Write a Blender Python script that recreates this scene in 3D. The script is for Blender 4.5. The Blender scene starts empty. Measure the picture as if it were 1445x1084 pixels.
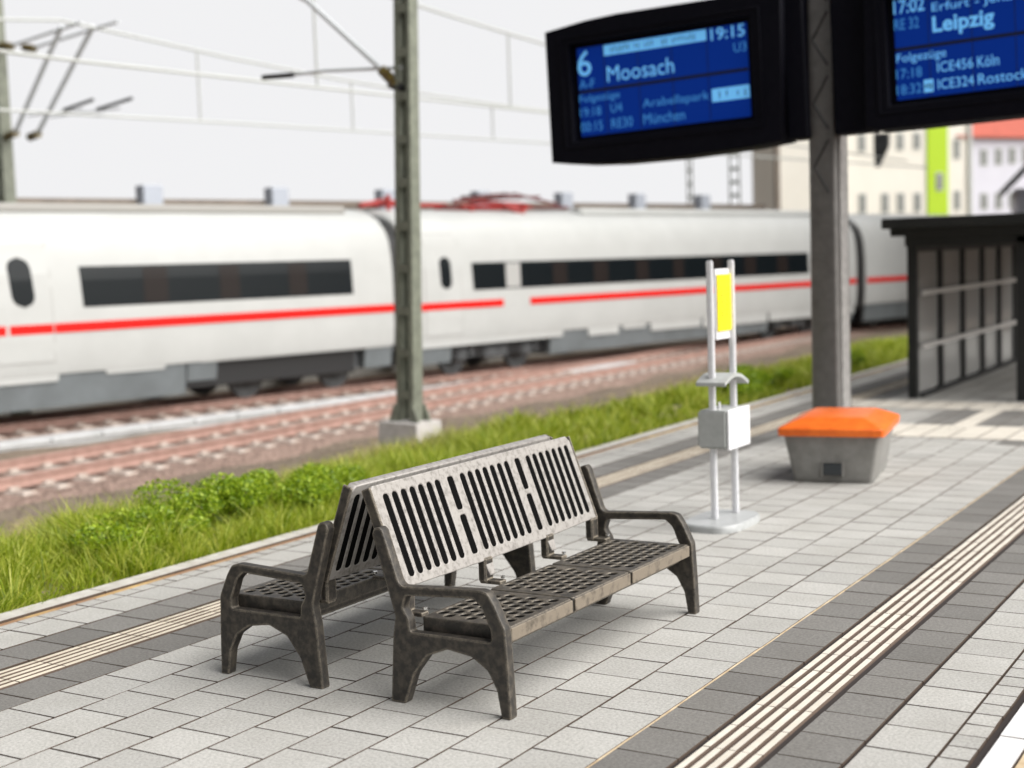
import bpy, bmesh, math, random
import numpy as np
from mathutils import Vector, Matrix
random.seed(7); rng = np.random.default_rng(7)
SC = bpy.context.scene; COL = SC.collection
rad = math.radians

# ------------------------------------------------------------------ materials
def mat(name, col, rough=.6, metal=0., col2=None, nscale=20., nlo=.35, nhi=.65, bump=0., bscale=None,
        spec=.5, island=0., detail=6., dirt=0., wear=None, wear_r=.006, emit=0., bdist=.01):
    m = bpy.data.materials.new(name); m.use_nodes = True
    nt = m.node_tree; N = nt.nodes; L = nt.links
    b = N['Principled BSDF']
    b.inputs['Roughness'].default_value = rough; b.inputs['Metallic'].default_value = metal
    b.inputs['Specular IOR Level'].default_value = spec
    tc = N.new('ShaderNodeTexCoord')
    rgb = N.new('ShaderNodeRGB'); rgb.outputs[0].default_value = (*col, 1); out = rgb.outputs[0]
    def noise(s, d=detail):
        n = N.new('ShaderNodeTexNoise'); n.inputs['Scale'].default_value = s; n.inputs['Detail'].default_value = d
        n.inputs['Roughness'].default_value = .62
        L.new(tc.outputs['Object'], n.inputs['Vector']); return n
    def mix(fac, a, c2, mode='MIX'):
        x = N.new('ShaderNodeMix'); x.data_type = 'RGBA'; x.blend_type = mode
        if isinstance(fac, float): x.inputs[0].default_value = fac
        else: L.new(fac, x.inputs[0])
        L.new(a, x.inputs[6])
        if isinstance(c2, tuple): x.inputs[7].default_value = (*c2, 1)
        else: L.new(c2, x.inputs[7])
        return x.outputs[2]
    def ramp(v, lo, hi):
        r = N.new('ShaderNodeMapRange'); r.inputs[1].default_value = lo; r.inputs[2].default_value = hi
        L.new(v, r.inputs[0]); return r.outputs[0]
    if col2: out = mix(ramp(noise(nscale).outputs[0], nlo, nhi), out, tuple(col2))
    if dirt:
        dn = ramp(noise(1.7, 8).outputs[0], .42, .72); out = mix(dn, out, mix(1., out, (1 - dirt, 1 - dirt * 1.05, 1 - dirt * 1.15), 'MULTIPLY'))
        sp = ramp(noise(170, 3).outputs[0], .58, .70); out = mix(sp, out, mix(1., out, (.62, .61, .59), 'MULTIPLY'))
    if island:
        g = N.new('ShaderNodeNewGeometry')
        r = N.new('ShaderNodeMapRange'); r.inputs[3].default_value = 1 - island; r.inputs[4].default_value = 1 + island
        L.new(g.outputs['Random Per Island'], r.inputs[0])
        v = N.new('ShaderNodeVectorMath'); v.operation = 'SCALE'
        L.new(out, v.inputs[0]); L.new(r.outputs[0], v.inputs['Scale']); out = v.outputs[0]
    if wear:
        be = N.new('ShaderNodeBevel'); be.samples = 4; be.inputs['Radius'].default_value = wear_r
        g = N.new('ShaderNodeNewGeometry'); d = N.new('ShaderNodeVectorMath'); d.operation = 'DOT_PRODUCT'
        L.new(be.outputs[0], d.inputs[0]); L.new(g.outputs['Normal'], d.inputs[1])
        s = N.new('ShaderNodeMath'); s.operation = 'SUBTRACT'; s.inputs[0].default_value = 1.; L.new(d.outputs['Value'], s.inputs[1])
        a = N.new('ShaderNodeMath'); a.operation = 'MULTIPLY'; L.new(s.outputs[0], a.inputs[0]); L.new(ramp(noise(60).outputs[0], .3, .6), a.inputs[1])
        out = mix(ramp(a.outputs[0], .01, .12), out, tuple(wear))
    L.new(out, b.inputs['Base Color'])
    if bump:
        bn = N.new('ShaderNodeBump'); bn.inputs['Strength'].default_value = bump; bn.inputs['Distance'].default_value = bdist
        L.new(noise(bscale or nscale * 2).outputs[0], bn.inputs['Height']); L.new(bn.outputs[0], b.inputs['Normal'])
    if emit:
        L.new(out, b.inputs['Emission Color']); b.inputs['Emission Strength'].default_value = emit
    return m

M = {}
M['paver'] = mat('light_concrete_paver', (.51, .50, .475), .82, col2=(.345, .337, .318), nscale=75, nlo=.38, nhi=.64, bump=.7, bscale=140, island=.08, dirt=.14, spec=.3, bdist=.004)
M['paver_dark'] = mat('dark_concrete_paver', (.235, .226, .212), .8, col2=(.15, .144, .136), nscale=70, bump=.7, bscale=140, island=.13, dirt=.12, spec=.3, bdist=.004)
M['tactile'] = mat('cream_tactile', (.66, .62, .55), .7, col2=(.62, .57, .49), nscale=14, island=.05, bump=.2, bscale=120, spec=.3, bdist=.004)
M['tactile_left'] = mat('beige_tactile', (.66, .60, .49), .75, col2=(.55, .49, .39), nscale=5, island=.08, bump=.2, bscale=120, spec=.3, bdist=.004)  # cream tactile toned down to beige for the left strip
M['joint'] = mat('joint_sand', (.075, .045, .03), .9, col2=(.19, .12, .075), nscale=3.2, nlo=.45, nhi=.62)
M['joint_dark'] = mat('dark_gap', (.03, .022, .02), .9)
M['flank'] = mat('paver_flank', (.075, .052, .038), .9)
M['flank_brown'] = mat('tactile_flank', (.13, .092, .07), .9)
M['groove_bed'] = mat('tactile_groove_bed', (.10, .07, .055), .9)
M['cream_line'] = mat('cream_edge_line', (.72, .60, .42), .8, col2=(.45, .33, .2), nscale=6)
M['white_edge'] = mat('white_edge_stone', (.74, .73, .73), .7, col2=(.66, .65, .64), nscale=15)
M['edge'] = mat('platform_edge_stone', (.56, .54, .50), .8, col2=(.44, .41, .37), nscale=9, bump=.3)
M['yellow_line'] = mat('yellow_wood_line', (.62, .43, .17), .8, col2=(.30, .17, .09), nscale=1.1, nlo=.4, nhi=.55)
M['bench'] = mat('dark_weathered_metal', (.028, .025, .022), .55, .1, col2=(.08, .068, .053), nscale=26, nlo=.42, nhi=.68, bump=.5, bscale=90, wear=(.36, .31, .24), wear_r=.016, bdist=.004)
M['bench_seat'] = mat('dark_seat_metal', (.040, .036, .031), .5, .1, col2=(.12, .102, .08), nscale=22, nlo=.42, nhi=.7, bump=.4, bscale=90, wear=(.36, .31, .24), wear_r=.012, bdist=.004)
M['bench_back'] = mat('pale_lit_worn_metal', (.335, .315, .295), .45, .15, col2=(.095, .085, .073), nscale=34, nlo=.47, nhi=.80, bump=.35, bscale=120, wear=(.62, .57, .54), bdist=.003)  # pale base partly stands in for side light; grimy patches, worn edges
M['lit_seat_edge'] = mat('lit_tan_edge', (.19, .158, .12), .6, col2=(.08, .066, .05), nscale=18, nlo=.5, nhi=.68, bump=.4, bscale=80, bdist=.004)
M['hole_shade'] = mat('black_hole_shade', (.005, .005, .005), .8, spec=.02)  # black for the shade inside seat holes and back slots
M['screw'] = mat('bright_screw', (.8, .8, .78), .25, .9)
M['alu'] = mat('aluminium', (.80, .80, .82), .38, .1, col2=(.72, .72, .75), nscale=30)
M['alu_grey'] = mat('grey_plastic', (.42, .43, .42), .6, col2=(.36, .37, .36), nscale=20)
M['clear_base'] = mat('pale_base', (.42, .43, .43), .35, col2=(.34, .35, .35), nscale=18)
M['sign_yellow'] = mat('yellow_poster', (.95, .80, .0), .6, col2=(.93, .76, .0), nscale=30)
M['sign_print'] = mat('poster_print', (.50, .24, .005), .7)
M['bin_body'] = mat('grit_bin_grey', (.27, .265, .25), .55, col2=(.20, .195, .185), nscale=7, bump=.15, bscale=60, dirt=.12)
M['orange'] = mat('orange_lid', (.86, .17, .012), .42, col2=(.74, .12, .006), nscale=10, bump=.1, bscale=50)
M['dark_slot'] = mat('dark_slot', (.035, .04, .045), .5)
M['pole'] = mat('galvanised_pole', (.14, .134, .13), .38, .5, col2=(.20, .193, .187), nscale=9, nlo=.3, nhi=.7, bump=.25, bscale=35, wear=(.42, .41, .40), wear_r=.02, bdist=.004)
M['lit_side'] = mat('lit_pole_zinc', (.30, .29, .285), .4, .35, col2=(.40, .39, .38), nscale=14, nlo=.4, nhi=.6)
M['black'] = mat('black_housing', (.0015, .0015, .005), .6, col2=(.003, .003, .007), nscale=14, spec=.12)
M['screen'] = mat('blue_screen', (.001, .014, .125), .4, emit=.85, spec=.1)
M['screen_line'] = mat('screen_line', (.0, .004, .03), .5)
M['letter'] = mat('pale_blue_letters', (.12, .40, .75), .5, emit=.55)
M['letter_dim'] = mat('dim_blue_letters', (.03, .17, .42), .5, emit=.62)
M['shelter'] = mat('anthracite_frame', (.008, .009, .009), .6, .1, col2=(.014, .014, .014), nscale=6)
M['rail_grey'] = mat('grey_rail', (.62, .60, .58), .5, .2)
M['train_white'] = mat('train_white_paint', (.50, .51, .50), .42, col2=(.465, .475, .465), nscale=1.2, spec=.4)
M['train_red'] = mat('train_red_stripe', (.66, .008, .005), .5, spec=.2)
M['train_glass'] = mat('train_window', (.004, .007, .009), .3, spec=.25)
M['train_pillar'] = mat('train_window_pillar', (.016, .012, .011), .4, spec=.2)
M['train_grey'] = mat('train_skirt', (.165, .185, .195), .6, col2=(.13, .145, .152), nscale=1.5)
M['bogie'] = mat('train_bogie', (.05, .053, .056), .6, col2=(.10, .105, .11), nscale=4)
M['dark'] = mat('dark_metal', (.012, .012, .013), .5)
M['groove'] = mat('door_gap', (.40, .40, .39), .6)
M['roof_grey'] = mat('train_roof_grey', (.33, .32, .30), .7)
M['panto_red'] = mat('pantograph_red', (.34, .018, .015), .5)
M['panto_dark'] = mat('pantograph_dark_red', (.12, .02, .02), .5)
M['mast'] = mat('green_grey_mast', (.22, .235, .185), .6, .1, col2=(.16, .17, .135), nscale=7, nlo=.4, nhi=.6)
M['insul'] = mat('brown_insulator', (.06, .035, .012), .35, col2=(.16, .12, .01), nscale=20)
M['wire'] = mat('pale_wire', (.50, .52, .50), .6)
M['tube'] = mat('grey_tube', (.62, .65, .67), .5)
M['concrete'] = mat('mast_foundation', (.60, .58, .56), .8, col2=(.46, .44, .42), nscale=10)
M['rail'] = mat('rusty_rail', (.43, .275, .23), .7, col2=(.31, .19, .155), nscale=5)
M['sleeper'] = mat('concrete_sleeper', (.54, .48, .43), .85, col2=(.36, .28, .235), nscale=9)
M['trough'] = mat('cable_trough', (.56, .57, .58), .8, col2=(.44, .45, .45), nscale=3)
M['wall'] = mat('parapet_wall', (.62, .61, .58), .8, col2=(.55, .54, .51), nscale=2)
M['coping'] = mat('parapet_coping', (.22, .18, .145), .8, col2=(.17, .14, .115), nscale=2)
M['pillar'] = mat('pale_blue_pillar', (.44, .47, .53), .7)
M['build'] = mat('cream_render', (.80, .775, .70), .85, col2=(.76, .735, .66), nscale=.4)
M['build_blue'] = mat('lavender_render', (.66, .66, .73), .85, col2=(.61, .61, .68), nscale=.4)
M['brick'] = mat('dark_brick', (.16, .10, .075), .85, col2=(.12, .075, .055), nscale=3)
M['lime'] = mat('lime_green_render', (.42, .62, .022), .8)
M['roof_red'] = mat('red_tile_roof', (.47, .105, .07), .8, col2=(.38, .085, .055), nscale=2)
M['win'] = mat('far_window', (.19, .20, .19), .4)
M['trim'] = mat('grey_downpipe', (.5, .52, .5), .6)

def gravel(name, c1, c2, c3, scale):
    m = mat(name, c1, .95, spec=.2); nt = m.node_tree; N = nt.nodes; L = nt.links; b = N['Principled BSDF']
    tc = N.new('ShaderNodeTexCoord'); v = N.new('ShaderNodeTexVoronoi'); v.inputs['Scale'].default_value = scale
    L.new(tc.outputs['Object'], v.inputs['Vector'])
    cr = N.new('ShaderNodeValToRGB'); e = cr.color_ramp.elements
    e[0].color = (*c1, 1); e[1].color = (*c3, 1); x = e.new(.5); x.color = (*c2, 1)
    sp = N.new('ShaderNodeSeparateColor'); L.new(v.outputs['Color'], sp.inputs[0]); L.new(sp.outputs[0], cr.inputs[0])
    n = N.new('ShaderNodeTexNoise'); n.inputs['Scale'].default_value = .8; n.inputs['Detail'].default_value = 5
    L.new(tc.outputs['Object'], n.inputs['Vector'])
    mx = N.new('ShaderNodeMix'); mx.data_type = 'RGBA'; mx.blend_type = 'MULTIPLY'; mx.inputs[0].default_value = .5
    L.new(cr.outputs[0], mx.inputs[6]); L.new(n.outputs[0], mx.inputs[7]); L.new(mx.outputs[2], b.inputs['Base Color'])
    bp = N.new('ShaderNodeBump'); bp.inputs['Distance'].default_value = .05; bp.inputs['Strength'].default_value = 1
    L.new(v.outputs['Distance'], bp.inputs['Height']); bp.invert = True; L.new(bp.outputs[0], b.inputs['Normal'])
    return m
M['ballast'] = gravel('red_brown_ballast', (.37, .255, .21), (.50, .36, .30), (.25, .175, .14), 16)
M['ground'] = gravel('brown_grit_ground', (.30, .235, .18), (.43, .35, .27), (.19, .145, .105), 22)

def leafmat(name, c1, c2, c3, dry=None):
    m = bpy.data.materials.new(name); m.use_nodes = True; nt = m.node_tree; N = nt.nodes; L = nt.links
    N.remove(N['Principled BSDF']); out = N['Material Output']
    g = N.new('ShaderNodeNewGeometry'); cr = N.new('ShaderNodeValToRGB'); e = cr.color_ramp.elements
    e[0].color = (*c1, 1); e[1].color = (*c3, 1); x = e.new(.5); x.color = (*c2, 1)
    L.new(g.outputs['Random Per Island'], cr.inputs[0]); col = cr.outputs[0]
    if dry:
        tc = N.new('ShaderNodeTexCoord'); n = N.new('ShaderNodeTexNoise'); n.inputs['Scale'].default_value = .9; n.inputs['Detail'].default_value = 3
        L.new(tc.outputs['Object'], n.inputs['Vector'])
        sx = N.new('ShaderNodeSeparateXYZ'); L.new(tc.outputs['Object'], sx.inputs[0])
        r = N.new('ShaderNodeMapRange'); r.inputs[1].default_value = -5.0; r.inputs[2].default_value = -7.4
        L.new(sx.outputs[0], r.inputs[0])
        a = N.new('ShaderNodeMath'); a.operation = 'ADD'; L.new(r.outputs[0], a.inputs[0]); L.new(n.outputs[0], a.inputs[1])
        r2 = N.new('ShaderNodeMapRange'); r2.inputs[1].default_value = .72; r2.inputs[2].default_value = 1.25; L.new(a.outputs[0], r2.inputs[0])
        mx = N.new('ShaderNodeMix'); mx.data_type = 'RGBA'; L.new(r2.outputs[0], mx.inputs[0]); L.new(col, mx.inputs[6]); mx.inputs[7].default_value = (*dry, 1)
        col = mx.outputs[2]
    d = N.new('ShaderNodeBsdfDiffuse'); t = N.new('ShaderNodeBsdfTranslucent'); s = N.new('ShaderNodeMixShader'); s.inputs[0].default_value = .42
    L.new(col, d.inputs[0]); L.new(col, t.inputs[0]); L.new(d.outputs[0], s.inputs[1]); L.new(t.outputs[0], s.inputs[2])
    gl = N.new('ShaderNodeBsdfGlossy'); gl.inputs['Roughness'].default_value = .5; s2 = N.new('ShaderNodeMixShader'); s2.inputs[0].default_value = .04
    L.new(s.outputs[0], s2.inputs[1]); L.new(gl.outputs[0], s2.inputs[2]); L.new(s2.outputs[0], out.inputs[0])
    return m
M['grass'] = leafmat('grass_blades', (.125, .205, .004), (.32, .41, .010), (.66, .67, .13), dry=(.55, .46, .24))
M['bush'] = leafmat('bush_leaves', (.10, .19, .004), (.25, .38, .008), (.50, .62, .04))

def glassmat(name, col, fac, trans):
    m = bpy.data.materials.new(name); m.use_nodes = True; nt = m.node_tree; N = nt.nodes; L = nt.links
    N.remove(N['Principled BSDF']); out = N['Material Output']
    t = N.new('ShaderNodeBsdfTransparent'); t.inputs[0].default_value = (*trans, 1)
    d = N.new('ShaderNodeBsdfDiffuse'); d.inputs[0].default_value = (*col, 1); s = N.new('ShaderNodeMixShader'); s.inputs[0].default_value = fac
    gl = N.new('ShaderNodeBsdfGlossy'); gl.inputs['Roughness'].default_value = .05
    s2 = N.new('ShaderNodeMixShader'); fr = N.new('ShaderNodeFresnel'); fr.inputs[0].default_value = 1.3
    L.new(t.outputs[0], s.inputs[1]); L.new(d.outputs[0], s.inputs[2])
    L.new(fr.outputs[0], s2.inputs[0]); L.new(s.outputs[0], s2.inputs[1]); L.new(gl.outputs[0], s2.inputs[2]); L.new(s2.outputs[0], out.inputs[0])
    return m
M['glass'] = glassmat('shelter_glass', (.80, .79, .77), .42, (.95, .95, .95))

# ------------------------------------------------------------------ helpers
def link(name, me, m, parent=None):
    o = bpy.data.objects.new(name, me); COL.objects.link(o)
    if m is not None:
        me.materials.clear(); me.materials.append(m)
    if parent is not None: o.parent = parent
    return o
def tag(o, label, cat, group=None):
    o['label'] = label; o['category'] = cat
    if group: o['group'] = group
    return o
def thing(name, label, cat, loc=(0, 0, 0), rot=(0, 0, 0), group=None):
    o = bpy.data.objects.new(name, None); COL.objects.link(o); o.location = loc; o.rotation_euler = rot; o.empty_display_size = .1
    return tag(o, label, cat, group)
def struct(o): o['kind'] = 'structure'; return o
class MB:
    def __init__(s): s.bm = bmesh.new()
    def box(s, c, d, bev=0., seg=1, M_=None):
        r = bmesh.ops.create_cube(s.bm, size=1.); v = r['verts']
        for q in v: q.co = Vector((q.co.x * d[0] + c[0], q.co.y * d[1] + c[1], q.co.z * d[2] + c[2]))
        if bev:
            ed = list({e for q in v for e in q.link_edges})
            v = bmesh.ops.bevel(s.bm, geom=ed, offset=bev, segments=seg, affect='EDGES')['verts']
        if M_ is not None:
            for q in set(v): q.co = M_ @ q.co
        return s
    def span(s, a, b, bev=0., seg=1):
        return s.box([(a[i] + b[i]) / 2 for i in range(3)], [abs(b[i] - a[i]) for i in range(3)], bev, seg)
    def loft(s, rings, cap=True):
        R = [[s.bm.verts.new(p) for p in r] for r in rings]; n = len(R[0])
        for a, b in zip(R, R[1:]):
            for i in range(n): s.bm.faces.new((a[i], a[(i + 1) % n], b[(i + 1) % n], b[i]))
        if cap: s.bm.faces.new(R[0][::-1]); s.bm.faces.new(R[-1])
        return s
    def tube(s, pts, r, n=8, r2=None):
        pts = [Vector(p) for p in pts]; rings = []
        for i, p in enumerate(pts):
            t = (pts[min(i + 1, len(pts) - 1)] - pts[max(i - 1, 0)]).normalized()
            a = t.cross(Vector((0, 0, 1)) if abs(t.z) < .95 else Vector((1, 0, 0))).normalized(); b = a.cross(t)
            rr = r if r2 is None else r + (r2 - r) * i / max(1, len(pts) - 1)
            rings.append([p + (a * math.cos(k * math.tau / n) + b * math.sin(k * math.tau / n)) * rr for k in range(n)])
        return s.loft(rings)
    def quad(s, *p): s.bm.faces.new([s.bm.verts.new(q) for q in p]); return s
    def add(s, me, M_=None):
        me2 = me.copy()
        if M_ is not None: me2.transform(M_)
        s.bm.from_mesh(me2); bpy.data.meshes.remove(me2); return s
    def build(s, name, m, parent=None, smooth=0):
        bmesh.ops.recalc_face_normals(s.bm, faces=s.bm.faces)
        if smooth:
            for f in s.bm.faces: f.smooth = True
            for e in s.bm.edges:
                if len(e.link_faces) == 2 and e.calc_face_angle(0) > rad(smooth): e.smooth = False
        me = bpy.data.meshes.new(name); s.bm.to_mesh(me); s.bm.free()
        return link(name, me, m, parent)
def curve_mesh(cu):
    o = bpy.data.objects.new('tmp', cu); COL.objects.link(o)
    dg = bpy.context.evaluated_depsgraph_get(); dg.update()
    me = bpy.data.meshes.new_from_object(o.evaluated_get(dg)); bpy.data.objects.remove(o); bpy.data.curves.remove(cu)
    return me
def plate(loops, th, bev=0., M_=None, res=2):
    cu = bpy.data.curves.new('tmp', 'CURVE'); cu.dimensions = '2D'; cu.fill_mode = 'BOTH'
    cu.extrude = th / 2 - bev; cu.bevel_depth = bev; cu.bevel_resolution = res; cu.offset = -bev
    for lp in loops:
        sp = cu.splines.new('POLY'); sp.points.add(len(lp) - 1)
        for p, q in zip(sp.points, lp): p.co = (q[0], q[1], 0, 1)
        sp.use_cyclic_u = True
    me = curve_mesh(cu)
    if M_ is not None: me.transform(M_)
    return me
def basis(o, e1, e2, e3):
    m = Matrix.Identity(4)
    for i, e in enumerate((e1, e2, e3, o)):
        for k in range(3): m[k][i] = e[k]
    return m
XZ = lambda y: basis((0, y, 0), (1, 0, 0), (0, 0, 1), (0, -1, 0))
def slot(cx, cy, w, h, r=None, n=4):
    r = min(w, h) / 2 if r is None else r; P = []
    for qx, qy, a0 in ((1, 1, 0), (-1, 1, 90), (-1, -1, 180), (1, -1, 270)):
        for k in range(n + 1):
            a = rad(a0 + 90 * k / n); P.append((cx + qx * (w / 2 - r) + r * math.cos(a), cy + qy * (h / 2 - r) + r * math.sin(a)))
    return P
def fillet(P, r, n=4):
    """round the corners of a 2-D loop"""
    out = []
    for i in range(len(P)):
        a, b, c = (Vector(P[i - 1]), Vector(P[i]), Vector(P[(i + 1) % len(P)]))
        u = (a - b); v = (c - b); k = min(r, u.length * .45, v.length * .45); p = b + u.normalized() * k; q = b + v.normalized() * k
        for j in range(n + 1):
            t = j / n; out.append(tuple(p * (1 - t) ** 2 + b * 2 * t * (1 - t) + q * t * t))
    return out
def copy_thing(root, loc, rotz, label, group):
    r = root.copy(); COL.objects.link(r); r.location = loc; r.rotation_euler = (0, 0, rotz); r['label'] = label; r['group'] = group
    for ch in list(root.children):
        c = ch.copy(); COL.objects.link(c); c.parent = r
        for g in list(ch.children):
            d = g.copy(); COL.objects.link(d); d.parent = c
    return r

# ------------------------------------------------------------------ camera
cam = bpy.data.objects.new('camera', bpy.data.cameras.new('camera')); COL.objects.link(cam); SC.camera = cam
cr_ = Vector((0.8568014336708146, 0.5145202907187625, -0.034061322615493335)); cu_ = Vector((-0.01613271332246868, 0.09277090390069329, 0.9955567763569807)); cf_ = Vector((-0.5153940616853201, 0.8524449717302158, -0.08778685181381042))
cam.matrix_world = basis((2.52495, -4.7271, 1.94388), cr_, cu_, -cf_)
cam.data.sensor_width = 36; cam.data.lens = 2000.8 / 1445 * 36; cam.data.clip_start = .05; cam.data.clip_end = 1000
cam.data.dof.use_dof = True; cam.data.dof.focus_distance = 6.7; cam.data.dof.aperture_fstop = 1.25

# ------------------------------------------------------------------ setting: platform
TW = .3; TL = .28704
def tiles(name, m, rows, y0, y1, parent=None, hgt=0., skip=None):
    """rows: (x0, x1, phase, length)"""
    V = []; F = []
    for x0, x1, ph, ln in rows:
        k = math.floor((y0 - ph) / ln)
        while ph + k * ln < y1:
            a, b = ph + k * ln, ph + (k + 1) * ln; k += 1
            if skip and skip((x0 + x1) / 2, (a + b) / 2): continue
            j = [random.uniform(-.0016, .0016) for _ in range(4)]; g = .0042; gy = .0016 if 'tactile' in name else g
            X0, X1, Y0, Y1 = x0 + g + j[0], x1 - g + j[1], a + gy + j[2] * gy / g, b - gy + j[3] * gy / g
            dz = [hgt + random.uniform(-.0012, .0008) for _ in range(4)]; bv = .0012; n = len(V)
            for ins, zz in ((0, -.03), (0, -.002), (bv, 0)):
                for q, (xx, yy) in enumerate(((X0 + ins, Y0 + ins), (X1 - ins, Y0 + ins), (X1 - ins, Y1 - ins), (X0 + ins, Y1 - ins))):
                    V.append((xx, yy, zz + dz[q]))
            for r in (0, 4):
                for q in range(4): F.append((n + r + q, n + r + (q + 1) % 4, n + r + 4 + (q + 1) % 4, n + r + 4 + q))
            F.append((n + 8, n + 9, n + 10, n + 11))
    me = bpy.data.meshes.new(name); me.from_pydata(V, [], F); me.update(); o = link(name, me, m, parent)
    me.materials.append(M['flank_brown' if 'tactile' in name else 'flank'])
    me.polygons.foreach_set('material_index', [0 if i % 9 == 8 else 1 for i in range(len(F))])
    return o
PY0, PY1 = -3.5, 27
light = [(i * TW, (i + 1) * TW, 0 if i % 2 else TL / 2, TL) for i in range(-9, 0)]
light += [(.868, 1.150, 0.01, TL), (1.152, 1.275, .01, TL / 2)]
light += [(-3.86, -3.562, .1, TL), (-3.982, -3.862, .1, TL / 2)]
dark = [(.004, .278, TL / 2, TL), (.588, .856, .07, TL), (-2.975, -2.702, TL / 2, TL), (-3.556, -3.262, .02, TL)]
def in_cross(x, y): return False
struct(tiles('light_paving', M['paver'], light, PY0, PY1))
struct(tiles('dark_paving', M['paver_dark'], dark, PY0, PY1, hgt=-.001))
def ribs(x0, x1, n=5, g=.0135):
    w = (x1 - x0 + g) / n; return [(x0 + i * w, x0 + (i + 1) * w - g, .02, TL) for i in range(n)]
struct(tiles('tactile_strip', M['tactile'], ribs(.300, .560), PY0, PY1, hgt=.003))
struct(tiles('tactile_strip', M['tactile_left'], ribs(-3.235, -2.990, 5, .011), PY0, PY1, hgt=.001))
# darker bed under the tactile ribs and the bed of all joints
b = MB().span((-4.02, PY0, -1.2), (1.60, 60, -.016)); struct(b.build('platform', M['joint']))
b = MB()
for x0, x1 in ((.2785, .299), (.5615, .588), (.857, .8675), (1.277, 1.308), (-2.989, -2.976), (-3.262, -3.236)): b.span((x0, PY0, -.02), (x1, PY1, -.0095))
struct(b.build('paving_gaps', M['joint_dark']))
b = MB().span((.299, PY0, -.02), (.5615, PY1, -.0088)).span((-3.236, PY0, -.02), (-2.989, PY1, -.0088)); struct(b.build('tactile_bed', M['groove_bed']))
b = MB().span((-.0065, PY0, -.02), (.0035, PY1, -.0028)); struct(b.build('lit_joint_line', M['cream_line']))  # cream strip painting the lit paver edge along this joint
struct(tiles('white_edging', M['white_edge'], [(1.309, 1.432, .909, .9)], PY0, PY1, hgt=.004))
b = MB().span((1.434, PY0, -.3), (1.60, PY1, -.001)); struct(b.build('yellow_edging', M['cream_line']))
struct(tiles('edge_stones', M['edge'], [(-4.185, -4.03, .3, .95)], PY0, 60, hgt=.012))
b = MB().span((-4.19, PY0, -1.2), (-4.03, 60, -.012)).span((-4.03, PY0, -.02), (-3.984, PY1, -.002)); struct(b.build('edge_line', M['yellow_line']))
# cross bands of the tactile field in front of the shelter
struct(tiles('tactile_field', M['tactile'], [(-3.2 + i * .28, -2.93 + i * .28, .0, .27) for i in range(16)], 12.2, 12.8, hgt=.006))
struct(tiles('tactile_field', M['tactile'], [(-1.9 + i * .28, -1.63 + i * .28, .0, .26) for i in range(11)], 9.85, 10.6, hgt=.006))
struct(tiles('tactile_field', M['tactile'], [(-1.262, -1.04, .0, .26)], 10.55, 12.3, hgt=.0065))
struct(tiles('dark_paving_field', M['paver_dark'], [(-1.71, -1.5, 0, .3), (-1.5, -1.275, 0, .3), (-1.03, -.8, 0, .3), (-.8, -.57, 0, .3)], 10.6, 12.15, hgt=.005))
struct(tiles('dark_paving_field', M['paver_dark'], [(-.52 + .3 * i, -.23 + .3 * i, 0, .3) for i in range(6)], 9.35, 9.75, hgt=.005))

# ------------------------------------------------------------------ setting: ground, ballast, tracks
def gz(x, y):
    """height of the ground left of the platform"""
    P = ((-4.1, -.12), (-4.9, .02), (-5.8, -.04), (-7.2, -.32), (-9, -.58), (-11.3, -.95), (-12.2, -1.0), (-200, -1.05))
    z = -.12; x = min(x, -4.1)
    for (a, za), (c, zc) in zip(P, P[1:]):
        if x >= c: t = (a - x) / (a - c); z = za + (zc - za) * max(0, min(1, t)); break
    return z + .045 * math.sin(x * 1.9 + y * .7) * math.sin(y * 1.3 - x * .4)
xs = sorted(set([-420, -250, -150, -100, -70, -50, -40, -32, -28, -24] + [round(-22 + .35 * i, 3) for i in range(52)] + [-4.1, -3.9]))
ys = [-30, -15, -8] + [round(-4 + .45 * i, 3) for i in range(85)] + [36, 40, 46, 54, 64, 80, 100, 150, 250, 420]
V = [(x, y, gz(x, y)) for y in ys for x in xs]; n = len(xs)
F = [(j * n + i, j * n + i + 1, (j + 1) * n + i + 1, (j + 1) * n + i) for j in range(len(ys) - 1) for i in range(n - 1)]
k = len(V); V += [(1.55, -30, -1.05), (420, -30, -1.05), (420, 420, -1.05), (1.55, 420, -1.05), (-3.9, 60.5, -1.05), (-3.9, 420, -1.05), (1.55, 60.5, -1.05)]
F += [(k, k + 1, k + 2, k + 3), (k + 4, k + 6, k + 3, k + 5)]
me = bpy.data.meshes.new('ground'); me.from_pydata(V, [], F); me.update(); struct(link('ground', me, M['ground']))

TA = rad(11.5); td = Vector((math.sin(TA), math.cos(TA), 0)); tn = Vector((math.cos(TA), -math.sin(TA), 0))
TO = Vector((-16.75, 18.2, -.76)) - tn * 1.43            # centre of the train's track, rail top
PITCH = -.004
def tw(s, across=0., up=0.): return TO + td * s + tn * across + Vector((0, 0, up + PITCH * s))
b = MB(); sec = ((-2.0, -.32), (-1.5, -.20), (1.5, -.20), (2.0, -.32))
b.loft([[tw(s, x, z) for x, z in sec + ((2.0, -.8), (-2.0, -.8))] for s in (-25, 0, 60)])
b.loft([[(-13.7 + x, y, -.73 + z) for x, z in sec + ((2.0, -.8), (-2.0, -.8))] for y in (-10, 70)])
struct(b.build('ballast_bed', M['ballast']))

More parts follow.
